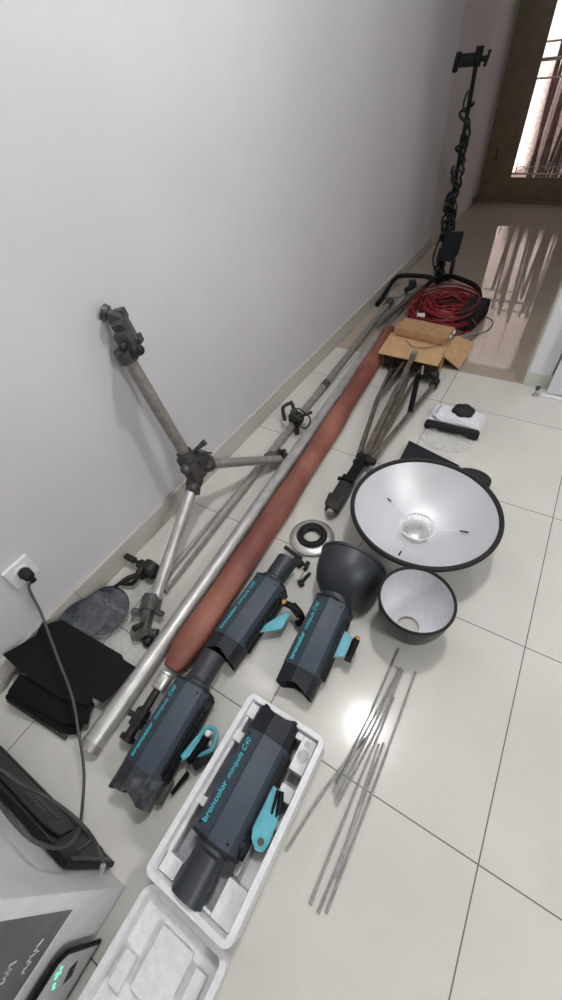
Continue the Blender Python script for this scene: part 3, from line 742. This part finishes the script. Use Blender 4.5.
lblk(-.045, .045, .06, .17, .036); lblk(-.09, -.06, .04, .10, .04); lblk(.06, .09, .1, .16, .04); lblk(-.05, .06, -.10, .02, .045); lblk(.055, .09, -.06, .06, .03)
b = MB(); b.box((CX, CY - H2 - .004, .055), (.20, .012, .012), bev=.003); part('hinge_strip', b, M['foam'], t)

# ================================================================== BEAUTY DISH, BOWL, RING
DC = V((-.133, 1.030, 0)); tilt = MX.Translation(DC) @ MX.Rotation(R(0.5), 4, 'X')
t = thing('beauty_dish', 'very large shallow silver reflector dish with a black rim and glass dome', 'reflector dish', DC)
def dish_prof(r0, z0, r1, z1, n=16, p=2.0):
    return [(r0 + (r1 - r0) * k / n, z0 + (z1 - z0) * (k / n) ** p) for k in range(n + 1)]
b = MB(); b.lathe([(0, .050)] + dish_prof(.05, .050, .248, .197, 20, 1.9), tilt, 96); part('silver_lining', b, M['dish_in'], t)
b = MB(); b.lathe([(0, .036), (.06, .036)] + dish_prof(.07, .040, .252, .190, 18, 1.9), tilt, 96); part('outer_shell', b, M['dish_out'], t)
b = MB()
rp = [(.254 + .0085 * math.cos(a), .198 + .010 * math.sin(a)) for a in [2 * PI * k / 12 for k in range(12)]]
b.lathe(rp, tilt, 96, closed=True); part('rim', b, M['rubber'], t)
b = MB(); b.lathe([(.03, .002), (.058, .002), (.062, .012), (.062, .034), (.055, .038), (.03, .038)], tilt, 40, closed=True); part('mount_ring', b, M['clampm'], t)
b = MB(); b.lathe([(0, .118), (.02, .1165), (.040, .110), (.054, .098), (.062, .084), (.064, .080)], MX.Translation(DC + V((-.006, -.003, .012))), 48); dm = part('deflector_dome', b, M['glassdome'], t)
b = MB(); b.lathe([(.061, .0905), (.065, .0905), (.065, .0945), (.061, .0945)], MX.Translation(DC + V((-.006, -.003, .0))), 48, closed=True); part('dome_rim', b, M['white'], dm)
b = MB(); b.lathe([(0, .074), (.03, .0735), (.045, .066), (.05, .055)], MX.Translation(DC + V((-.006, -.003, 0))), 40); part('bulb_reflector', b, M['steel'], t)
for (px, py, a) in ((393, 503, 0), (460, 531, 0), (402, 550, 0)):
    q = P(px, py, .105); d0 = DC + V((-.006, -.003, .09)); dd_ = (q - d0); dd_.z = 0
    rr_ = dd_.length; q1 = DC + V((-.006, -.003, 0)) + dd_.normalized() * .150 + V((0, 0, .105))
    b = MB(); b.tube([d0 + dd_.normalized() * .055, q1], .0007, 8); o = part('support_rod', b, M['steel'], t)
    b = MB(); u = dd_.normalized(); b.tube([q1 - u * .004, q1 + u * .030], .0030, 8); part('rod_clip', b, M['rubber'], o)

BC = V((-.040, .672, 0)); tl = MX.Translation(BC)
t = thing('reflector_bowl', 'small deep silver-lined reflector bowl with a hole in its bottom', 'reflector', BC)
def bowl(r0, z0, r1, z1, n=16): return [(r0 + (r1 - r0) * math.sin(k / n * PI / 2) ** .95, z0 + (z1 - z0) * (.35 * (k / n) + .65 * (1 - math.cos(k / n * PI / 2)))) for k in range(n + 1)]
b = MB(); b.lathe(bowl(.034, .012, .108, .196), tl, 72); part('silver_lining', b, M['bowl_in'], t)
b = MB(); b.lathe([(.034, .008)] + bowl(.040, .006, .1115, .190), tl, 72); part('outer_shell', b, M['dish_out'], t)
b = MB(); b.lathe([(.1105 + .0045 * math.cos(a), .196 + .006 * math.sin(a)) for a in [2 * PI * k / 10 for k in range(10)]], tl, 72, closed=True); part('rim', b, M['rubber'], t)
b = MB(); b.lathe([(.034, .001), (.039, .001), (.039, .012), (.0345, .014)], tl, 40, closed=True); part('mount_collar', b, M['steel'], t)

RC = P(312, 537, .012)
t = thing('speed_ring', 'round silver adapter ring with a thick black inner ring', 'ring', (RC.x, RC.y, 0))
b = MB(); b.lathe([(.050, .003), (.086, .003), (.091, .008), (.090, .014), (.076, .022), (.060, .024), (.050, .020)], MX.Translation((RC.x, RC.y, 0)), 64, closed=True); part('flange', b, M['steel'], t)
b = MB(); b.lathe([(.038, .004), (.055, .018), (.062, .026), (.058, .034), (.051, .033), (.047, .028), (.042, .034), (.035, .030), (.034, .006)], MX.Translation((RC.x, RC.y, 0)), 64, closed=True); part('inner_ring', b, M['rubber'], t)

# small black clips
def clip(pts, label, name='small_clip', ball=None, extra=None):
    a = P(*pts[0]); t = thing(name, label, 'clip', (a.x, a.y, 0))
    b = MB(); b.tube(smooth_path([P(*p) for p in pts[1]], 4), pts[2], 10); part('body', b, M['rubber'], t)
    b = MB(); b.box(P(*pts[3]), pts[4], MX.Rotation(pts[5], 3, 'Z'), bev=.003); part('tip', b, M['rubber'], t)
    if extra: b = MB(); b.tube([P(*p) for p in extra], .0022, 8); part('pin', b, M['steel'], t)
    return t
clip(((297, 560, 0), [(285, 547, .035), (293, 553, .03), (302, 559, .02)], .0085, (298, 562, .014), (.042, .026, .024), -.3), 'black wing-shaped clip touching the silver ring and the nearest snout', extra=[(300, 552, .03), (306, 556, .02)])
clip(((304, 571, 0), [(308, 562, .008), (306, 568, .008), (304, 570, .008)], .007, (307, 564, .010), (.014, .022, .014), -.2), 'tiny black plug with a metal pin below the silver ring', 'small_plug', extra=[(303, 572, .006), (300, 580, .006)])
clip(((303, 580, 0), [(310, 573, .008), (305, 578, .008), (301, 583, .009)], .006, (301, 583, .010), (.022, .02, .016), -.7), 'tiny black foot-shaped clip nearest the bell reflector', 'small_clip')

# ================================================================== STEEL RODS
RODS = [([(399, 649), (366, 722), (335, 783)], 'steel rod with its far end furthest left in the rod bundle'),
        ([(367, 737), (330, 783), (286, 851)], 'bent steel rod ending nearest the foam case'),
        ([(400, 669), (368, 727), (334, 791)], 'steel rod, leftmost of the three short upper rods'),
        ([(401, 668), (371, 730), (336, 797)], 'steel rod, middle of the three short upper rods'),
        ([(403, 670), (374, 735), (336, 806)], 'steel rod, rightmost of the three short upper rods'),
        ([(394, 697), (352, 800), (310, 905)], 'steel rod whose near end is the left one of the three long ends'),
        ([(384, 743), (352, 830), (318, 914)], 'steel rod whose near end is the middle one of the three long ends'),
        ([(416, 672), (373, 790), (326, 914)], 'longest steel rod, rightmost of the bundle'),
        ([(379, 744), (357, 812), (335, 879)], 'steel rod ending short between the middle and rightmost long rods')]
for i, (pp, lb) in enumerate(RODS):
    z = .0032 if i in (0, 1, 5, 6, 7) else .0096 if i in (2, 4, 8) else .0125
    if i == 8: z = .0032
    pts = [P(x, y, z) for x, y in pp]
    if i == 0: z = .0032
    b = MB(); b.tube(smooth_path(pts, 10), .0034, 12)
    c = V((pts[0].x, pts[0].y, 0))
    solo('steel_rod', b, M['rod'], lb, 'rod', c, 'steel rods in a loose bundle')

# ================================================================== FOLDED STAND (TRIPOD)
t = thing('folded_tripod', 'folded bronze-grey light stand lying with its legs towards the kraft carton', 'stand', P(365, 457))
T0 = P(333, 506, .045); T1 = P(346, 485, .055); T2 = P(364, 457, .06); T3 = P(414, 354, .150)
b = MB(); b.tube([T1, T2], .024, 16); b.box(P(348, 481, .058), (.056, .03, .05), frame(T2 - T1), bev=.008); b.tube([P(348, 481, .06), P(338, 478, .065)], .010, 10); part('grip', b, M['black'], t)
b = MB(); b.box(T0.lerp(T1, .45), (.060, .15, .045), frame(T1 - T0), bev=.012); b.box(T0, (.05, .05, .05), frame(T1 - T0) @ MX.Rotation(.3, 3, 'Y'), bev=.008)
b.tube([T0 + V((-.03, 0, 0)), T0 + V((-.035, .05, .012))], .009, 10); part('head_clamp', b, M['darkclamp'], t)
b = MB(); b.cyl(T0 + V((.0, -.005, .0)), T0 + V((.006, -.04, -.006)), .016); part('spigot', b, M['alu2'], t)
b = MB()
for (x, y) in ((357, 462), (367, 460), (372, 462)): b.ball(P(x, y, .06), .020, (1, 1, .8), 14)
b.box(P(365, 459, .058), (.075, .04, .035), MX.Rotation(-.4, 3, 'Z'), bev=.008); part('hinge_collar', b, M['darkclamp'], t)
b = MB(); b.tube([T2, T3], [.016, .013], 18); part('centre_column', b, M['bronze'], t)
b = MB(); b.tube([T3 - (T3 - T2).normalized() * .02, T3 + (T3 - T2).normalized() * .012], .019, 18); b.ball(T3 + V((0, .012, .006)), .015); part('column_tip', b, M['steel'], t)
legs = [([P(358, 457, .05), P(377, 400, .055), P(391, 370, .04)], [P(391, 370, .04), P(394, 366, .04)]),
        ([P(369, 457, .045), P(398, 400, .075), P(409, 372, .05)], [P(409, 372, .05), P(410, 369, .05)]),
        ([P(372, 459, .05), P(404, 420, .05), P(433, 386, .035)], [P(433, 386, .035), P(436, 381, .035)])]
for i, (l, f_) in enumerate(legs):
    b = MB(); b.tube(l, .012 if i != 1 else .014, 14); o = part('leg', b, M['bronze'], t)
    b = MB(); b.tube([f_[0], f_[1]], .022, 14); b.ball(f_[1], .022, (1, 1, .9), 14); part('rubber_foot', b, M['darkclamp'], o)
for a_, c_, r_, m_ in (((377, 400, .06), (404, 362, .09), .007, 'bronze'), ((378, 397, .05), (398, 368, .06), .009, 'darkclamp'), ((410, 413, .05), (418, 376, .06), .014, 'black'), ((382, 420, .06), (409, 372, .08), .007, 'bronze'), ((374, 452, .05), (420, 370, .05), .008, 'bronze')):
    b = MB(); b.tube([P(*a_), P(*c_)], r_, 12); part('brace', b, M[m_], t)
b = MB(); b.ball(P(434, 375, .055), .030, (1, .8, .9), 16); b.box(P(424, 376, .045), (.06, .03, .03), bev=.008); b.box(P(399, 371, .05), (.07, .04, .035), MX.Rotation(.3, 3, 'Z'), bev=.01); part('locking_knob', b, M['darkclamp'], t)
b = MB(); b.tube([P(422, 374, .09), P(423, 366, .11)], .006, 8); part('pin', b, M['steel'], t)

# ================================================================== CARTON, SLIM CARTON, RED CABLE
t = thing('kraft_carton', 'open brown kraft carton with one flap hanging out on its right', 'carton', (-.585, 2.32, 0))
K = [V((-.740, 2.205)), V((-.405, 2.205)), V((-.425, 2.455)), V((-.760, 2.425))]
hK = .112
b = MB()
for i in range(1, 4):
    a = K[i]; c = K[(i + 1) % 4]; d_ = (c - a); ln = d_.length; mid_ = (a + c) / 2
    b.box((mid_.x, mid_.y, hK / 2), (ln, .006, hK), MX.Rotation(math.atan2(d_.y, d_.x), 3, 'Z'))
b.prism([(k.x, k.y) for k in K], .002, .006); part('box_sides', b, M['kraftdark'], t)
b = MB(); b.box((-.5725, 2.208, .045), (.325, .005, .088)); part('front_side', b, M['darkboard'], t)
b = MB(); f0 = [(-.748, 2.135), (-.398, 2.118), (-.418, 2.44), (-.772, 2.41)]
b.prism(f0, 0, .005)
for v in b.bm.verts: v.co.z += hK + .002 + (.006 * (2.41 - v.co.y) / .28)
part('top_flap', b, M['kraft'], t)
b = MB()
fp = [V((-.418, 2.28, .105)), V((-.408, 2.52, .112)), V((-.300, 2.60, .045)), V((-.315, 2.33, .012))]
tt = bmesh.new(); n_ = (fp[1] - fp[0]).cross(fp[3] - fp[0]).normalized() * .004
va = [tt.verts.new(p) for p in fp]; vb = [tt.verts.new(p + n_) for p in fp]; tt.faces.new(va); tt.faces.new(vb[::-1])
for i in range(4): tt.faces.new((va[i], vb[i], vb[(i + 1) % 4], va[(i + 1) % 4]))
bmesh.ops.recalc_face_normals(tt, faces=tt.faces); b.add(tt); part('side_flap', b, M['kraft'], t)

t = thing('slim_carton', 'slim closed brown carton lying on top of the open kraft carton', 'carton', (-.585, 2.42, .125))
mz = MX.Rotation(R(-6), 3, 'Z')
b = MB(); b.box((-.578, 2.43, .148), (.315, .15, .044), mz, bev=.003); part('box', b, M['kraftdark'], t)
b = MB(); b.box((-.578, 2.43, .1712), (.312, .147, .0015), mz); b.box((-.578, 2.353, .148), (.28, .001, .003), mz); part('lid_panel', b, M['kraftdark'], t)
wb = V((-.45, 2.345, .14))
t = thing('coiled_wire', 'thin dark wire loop with white tape lying on the cartons', 'wire', (-.5, 2.35, .12))
b = MB(); b.tube(smooth_path([P(406, 340, .15), P(412, 346, .135), P(425, 348, .135), P(440, 344, .135), P(449, 337, .15), P(452, 333, .17)], 6), .0025, 7); part('wire', b, M['wire'], t)
b = MB(); b.ball(P(447, 336, .150), .024, (1.1, .7, .6), 14); b.box(P(451, 332, .155), (.045, .02, .02), MX.Rotation(.6, 3, 'Z'), bev=.006); part('white_tape', b, M['white'], t)

t = thing('red_cable_coil', 'heap of red cable coiled on the floor behind the cartons', 'cable', (-.58, 2.98, 0))
b = MB(); rr = random.Random(11)
cc = V((-.59, 3.0, 0))
path = []
for k in range(22 * 24):
    a = 2 * PI * k / 24; turn = k / 24
    r1 = .10 + .115 * (0.5 + .5 * math.sin(turn * 2.1)) ; r2 = r1 * 1.5
    z = .012 + .09 * (turn / 22) * (1 - .25 * math.sin(turn * 1.7)) + .006 * math.sin(a * 2 + turn)
    path.append(V((cc.x + .02 * math.sin(turn * 1.3) + (r1 + .01) * math.cos(a) * 1.02, cc.y + .03 * math.cos(turn * 1.9) + r2 * math.sin(a) + 0, z)))
b.tube(path, .0055, 7); part('coil', b, M['redcable'], t, ang=60)
b = MB(); path = []
for k in range(9 * 20):
    a = 2 * PI * k / 20; turn = k / 20
    path.append(V((cc.x + .01 + .17 * math.cos(a) * (1 - .05 * turn), cc.y - .03 + .22 * math.sin(a) * (1 - .07 * turn), .095 + .012 * math.sin(a * 3 + turn * 2) + .02 * turn / 9)))
b.tube(path, .005, 7); part('coil', b, M['redcable'], t, ang=60)
b = MB(); b.box(P(421, 315, .12), (.05, .02, .02), MX.Rotation(.3, 3, 'Z'), bev=.004); part('connector', b, M['white'], t)

t = thing('loose_wire', 'thin brown wire looping out over the floor right of the red coil', 'wire', (-.33, 2.8, 0))
b = MB()
b.tube(smooth_path([P(*p) for p in ((430, 296, .14), (445, 292, .14), (460, 300, .12), (470, 316, .10), (478, 330, .05), (470, 340, .01), (463, 342, .004), (467, 337, .02), (478, 334, .01), (488, 330, .004), (493, 322, .003), (486, 317, .004), (477, 320, .02), (466, 326, .06))], 8), .0028, 7)
b.tube(smooth_path([P(*p) for p in ((383, 299, .004), (395, 297, .004), (412, 297, .006), (425, 296, .05), (432, 292, .12))], 8), .003, 7)
part('wire', b, M['wire'], t)

bp_ = P(473, 318, .05)
b = MB(); b.box((bp_.x - .02, bp_.y + .04, .06), (.13, .30, .12), MX.Rotation(R(-8), 3, 'Z'), bev=.035, seg=4)
solo('black_pouch', b, M['blackfab'], 'rounded black pouch on the floor right behind the red cable coil', 'pouch', (bp_.x, bp_.y + .03, 0))

# ================================================================== BLACK UPRIGHT STAND
SB = V((-.78, 3.43, 0))
t = thing('boom_stand', 'tall black upright stand wrapped in cables with spread tube feet', 'stand', SB)
b = MB(); b.tube([SB + V((0, 0, .03)), SB + V((-.006, 0, .6))], .0165, 16); b.tube([SB + V((-.006, 0, .55)), SB + V((-.014, 0, 1.24))], .0125, 16)
b.tube([SB + V((-.006, 0, .52)), SB + V((-.006, 0, .59))], .022, 16); b.tube([SB + V((-.010, 0, .86)), SB + V((-.010, 0, .91))], .018, 14); part('pole', b, M['black'], t)
for ps in ([SB + V((0, 0, .06)), SB + V((-.08, .005, .085)), V((-1.03, 3.40, .09)), V((-1.085, 3.32, .085)), V((-1.092, 3.10, .03)), V((-1.092, 2.99, .018))],
           [SB + V((0, 0, .06)), SB + V((.06, -.04, .12)), V((-.58, 3.30, .14)), V((-.45, 3.22, .12)), V((-.39, 3.12, .03)), V((-.385, 3.08, .018))],
           [SB + V((0, 0, .05)), SB + V((.02, .08, .05)), V((-.735, 3.60, .04)), V((-.76, 3.75, .05)), V((-.80, 3.95, .05)), V((-.82, 4.05, .018))],
           [SB + V((0, 0, .06)), SB + V((-.01, -.06, .10)), V((-.82, 3.30, .08)), V((-.86, 3.22, .018))]):
    b = MB(); b.tube(smooth_path(ps, 6), .0165, 12); part('leg', b, M['black'], t)
b = MB(); top_ = SB + V((-.014, 0, 1.225))
b.box(top_ + V((-.048, 0, .0)), (.080, .05, .055), bev=.006); b.box(top_ + V((-.108, 0, -.004)), (.022, .05, .082), MX.Rotation(R(8), 3, 'Y'), bev=.005)
b.tube([top_ + V((-.11, 0, 0)), top_ + V((.060, 0, 0))], .012, 12); b.box(top_ + V((.055, 0, 0)), (.013, .03, .065), MX.Rotation(R(14), 3, 'Y'), bev=.003)
b.tube([top_ + V((.004, 0, -.03)), top_ + V((.006, 0, .050))], .021, 14); part('head_clamp', b, M['black'], t)
tw = thing('wrapped_cable', 'dark cable wound round the tall black upright stand', 'cable', SB + V((0, 0, .1)))
b = MB()
for st in range(4):
    path = []
    for k in range(150):
        s_ = k / 149; z = .10 + s_ * (.95, .80, .66, .52)[st]; a = st * 1.6 + 2 * PI * (4 + 2 * noise.noise(V((s_ * 3, st, 1)))) * s_ * (1 if st % 2 else -1)
        r = .023 + .016 * abs(noise.noise(V((s_ * 12, st * 7, 3)))) * 2 + (.006 if .25 < s_ < .8 else 0)
        path.append(SB + V((-.014 * z / 1.2 + r * math.cos(a) + .018 * noise.noise(V((s_ * 9, st * 3, 8))), r * math.sin(a), z)))
    b.tube(path, .0085, 8)
for (z0, z1, w_) in ((.82, .98, .035), (1.0, 1.1, -.028), (.40, .58, .05), (.28, .50, .06), (.60, .74, .04), (.12, .34, -.05), (.5, .62, -.035)):
    c_ = SB + V((-.01, -.02, 0)); b.tube(smooth_path([c_ + V((0, 0, z0)), c_ + V((w_, 0, (z0 * .6 + z1 * .4))), c_ + V((w_ * .7, 0, z1 * .95 + z0 * .05)), c_ + V((0, 0, z1))], 6), .0055, 8)
part('cord', b, M['rubber'], tw, ang=60)
pb = thing('power_brick', 'flat dark grey power box hanging on the tall black stand', 'power supply', (-.715, 3.38, .2))
b = MB(); b.prism([(-.79, .225), (-.775, .40), (-.655, .415), (-.665, .27), (-.70, .225)], -.02, .02, MX.Translation((0, 3.375, 0)) @ MX.Rotation(PI / 2, 4, 'X'), bev=.006); part('case', b, M['body2'], pb)
b = MB(); b.tube([(-.765, 3.375, .40), (-.765, 3.395, .50)], .006, 8); part('lead', b, M['rubber'], pb)

# ================================================================== CLOTH, ROLL, CAP, PANEL, BAG
def folded(u, v, h, cx, cy, w, d, rz, seed):
    x = (u - .5) * w; y = (v - .5) * d
    e = min(1, 9 * min(u, 1 - u, v, 1 - v) + .0)
    z = h * e ** .4 + .006 * e * noise.noise(V((u * 5, v * 5, seed))) + .002
    x += .008 * noise.noise(V((u * 4, v * 4, seed + 3))); y += .008 * noise.noise(V((u * 4, v * 4, seed + 9)))
    c, s = math.cos(rz), math.sin(rz)
    return V((cx + c * x - s * y, cy + s * x + c * y, max(.001, z)))
t = thing('folded_cloth', 'folded white cloth lying behind the long black foam roll', 'cloth', (-.205, 1.86, 0))
b = MB(); b.grid(lambda u, v: folded(u, v, .020, -.205, 1.860, .265, .165, R(-1), 1), 40, 26); part('lower_fold', b, M['cloth'], t, ang=60)
b = MB(); b.grid(lambda u, v: folded(u, v, .036, -.195, 1.862, .235, .125, R(-3), 5), 40, 26); part('upper_fold', b, M['cloth'], t, ang=60)
b = MB(); b.tube(smooth_path([P(438, 405, .045), P(434, 414, .04), P(444, 421, .04), P(460, 424, .04), P(480, 430, .035)], 6), .006, 8); part('hem', b, M['cloth'], t)
r0 = P(425, 423, .022); r1 = P(479, 436, .022)
b = MB(); b.tube([r0 + V((0, 0, 0)), r0.lerp(r1, .03), r0.lerp(r1, .5), r0.lerp(r1, .97), r1], [.014, .024, .024, .024, .014], 20)
solo('black_foam_roll', b, M['blackfab'], 'short black foam roll lying in front of the folded white cloth', 'roll', (r0.x, r0.y, 0))
b = MB(); cq = P(464, 409, .055); secs = []
for k in range(7):
    s = k / 6; sec = []
    for j in range(40):
        a = 2 * PI * j / 40; rr_ = (.044 + .008 * abs(math.sin(a * 3.0 + .4))) * (1.02, 1, .98, .93, .84, .6, .12)[k]
        sec.append(V((cq.x + rr_ * 1.08 * math.cos(a), cq.y + rr_ * math.sin(a), .040 + .028 * s)))
    secs.append(sec)
b.loft(secs); solo('rubber_knob', b, M['rubber'], 'small lobed black rubber knob resting on the folded white cloth', 'knob', (cq.x, cq.y, .04), ang=50)
b = MB(); cb = P(446, 442, 0)
b.grid(bag(cb.x - .01, cb.y + .01, .125, .085, .016, 8, .01), 48, 16)
solo('flat_plastic_bag', b, M['filmthin'], 'flat empty clear plastic bag on the floor in front of the black roll', 'bag', (cb.x, cb.y, 0), ang=50)

t = thing('black_board', 'dark flat rectangular board sticking out behind the large silver dish', 'board', (-.23, 1.45, 0))
b = MB(); pts_ = [P(409, 441, .02), P(459, 466, .02), P(455, 480, .02), P(398, 462, .02)]
b.prism([(p.x, p.y) for p in pts_], .002, .022, bev=.003); part('board', b, M['body2'], t)
b = MB(); e0 = P(409, 441, .024); e1_ = P(459, 466, .024); b.tube([e0, e1_], .003, 6); part('edge_strip', b, M['rubber'], t)
b = MB(); pc = P(473, 478, .02); b.prism([(pc.x + .075 * math.cos(a) * (1.0), pc.y + .055 * math.sin(a)) for a in [2 * PI * k / 36 for k in range(36)]], .002, .030, bev=.005)
solo('round_black_pad', b, M['rubber'], 'rounded black pad peeping out right behind the large silver dish', 'pad', (pc.x, pc.y, 0))

# ================================================================== LIGHT
def lamp(name, loc, energy, size, color, kind='POINT', rot=None, sy=None):
    l = bpy.data.lights.new(name, kind); l.energy = energy; l.color = color
    if kind == 'POINT': l.shadow_soft_size = size
    elif kind == 'SUN': l.angle = size
    else:
        l.size = size
        if sy: l.shape = 'RECTANGLE'; l.size_y = sy
    o = bpy.data.objects.new(name, l); C.objects.link(o); o.location = loc
    if rot: o.rotation_euler = rot
    return o
lamp('ceiling_lamp', (-.15, 1.06, 2.9), 68, .08, (1, .998, 1))
lamp('ceiling_lamp', (2.2, -.3, 2.3), 98, .3, (1, .99, .98))
lamp('sun', (0, 5, 8), 10, .05, (1, .95, .91), 'SUN', V((.12, .62, -.80)).to_track_quat('-Z', 'Y').to_euler())
w = bpy.data.worlds.new('world'); scn.world = w; w.use_nodes = True
w.node_tree.nodes['Background'].inputs['Color'].default_value = (.8, .85, 1, 1)
w.node_tree.nodes['Background'].inputs['Strength'].default_value = .5

vs = scn.view_settings; vs.view_transform = 'Standard'; vs.look = 'None'; vs.gamma = 1; vs.exposure = 0.38; vs.use_curve_mapping = False
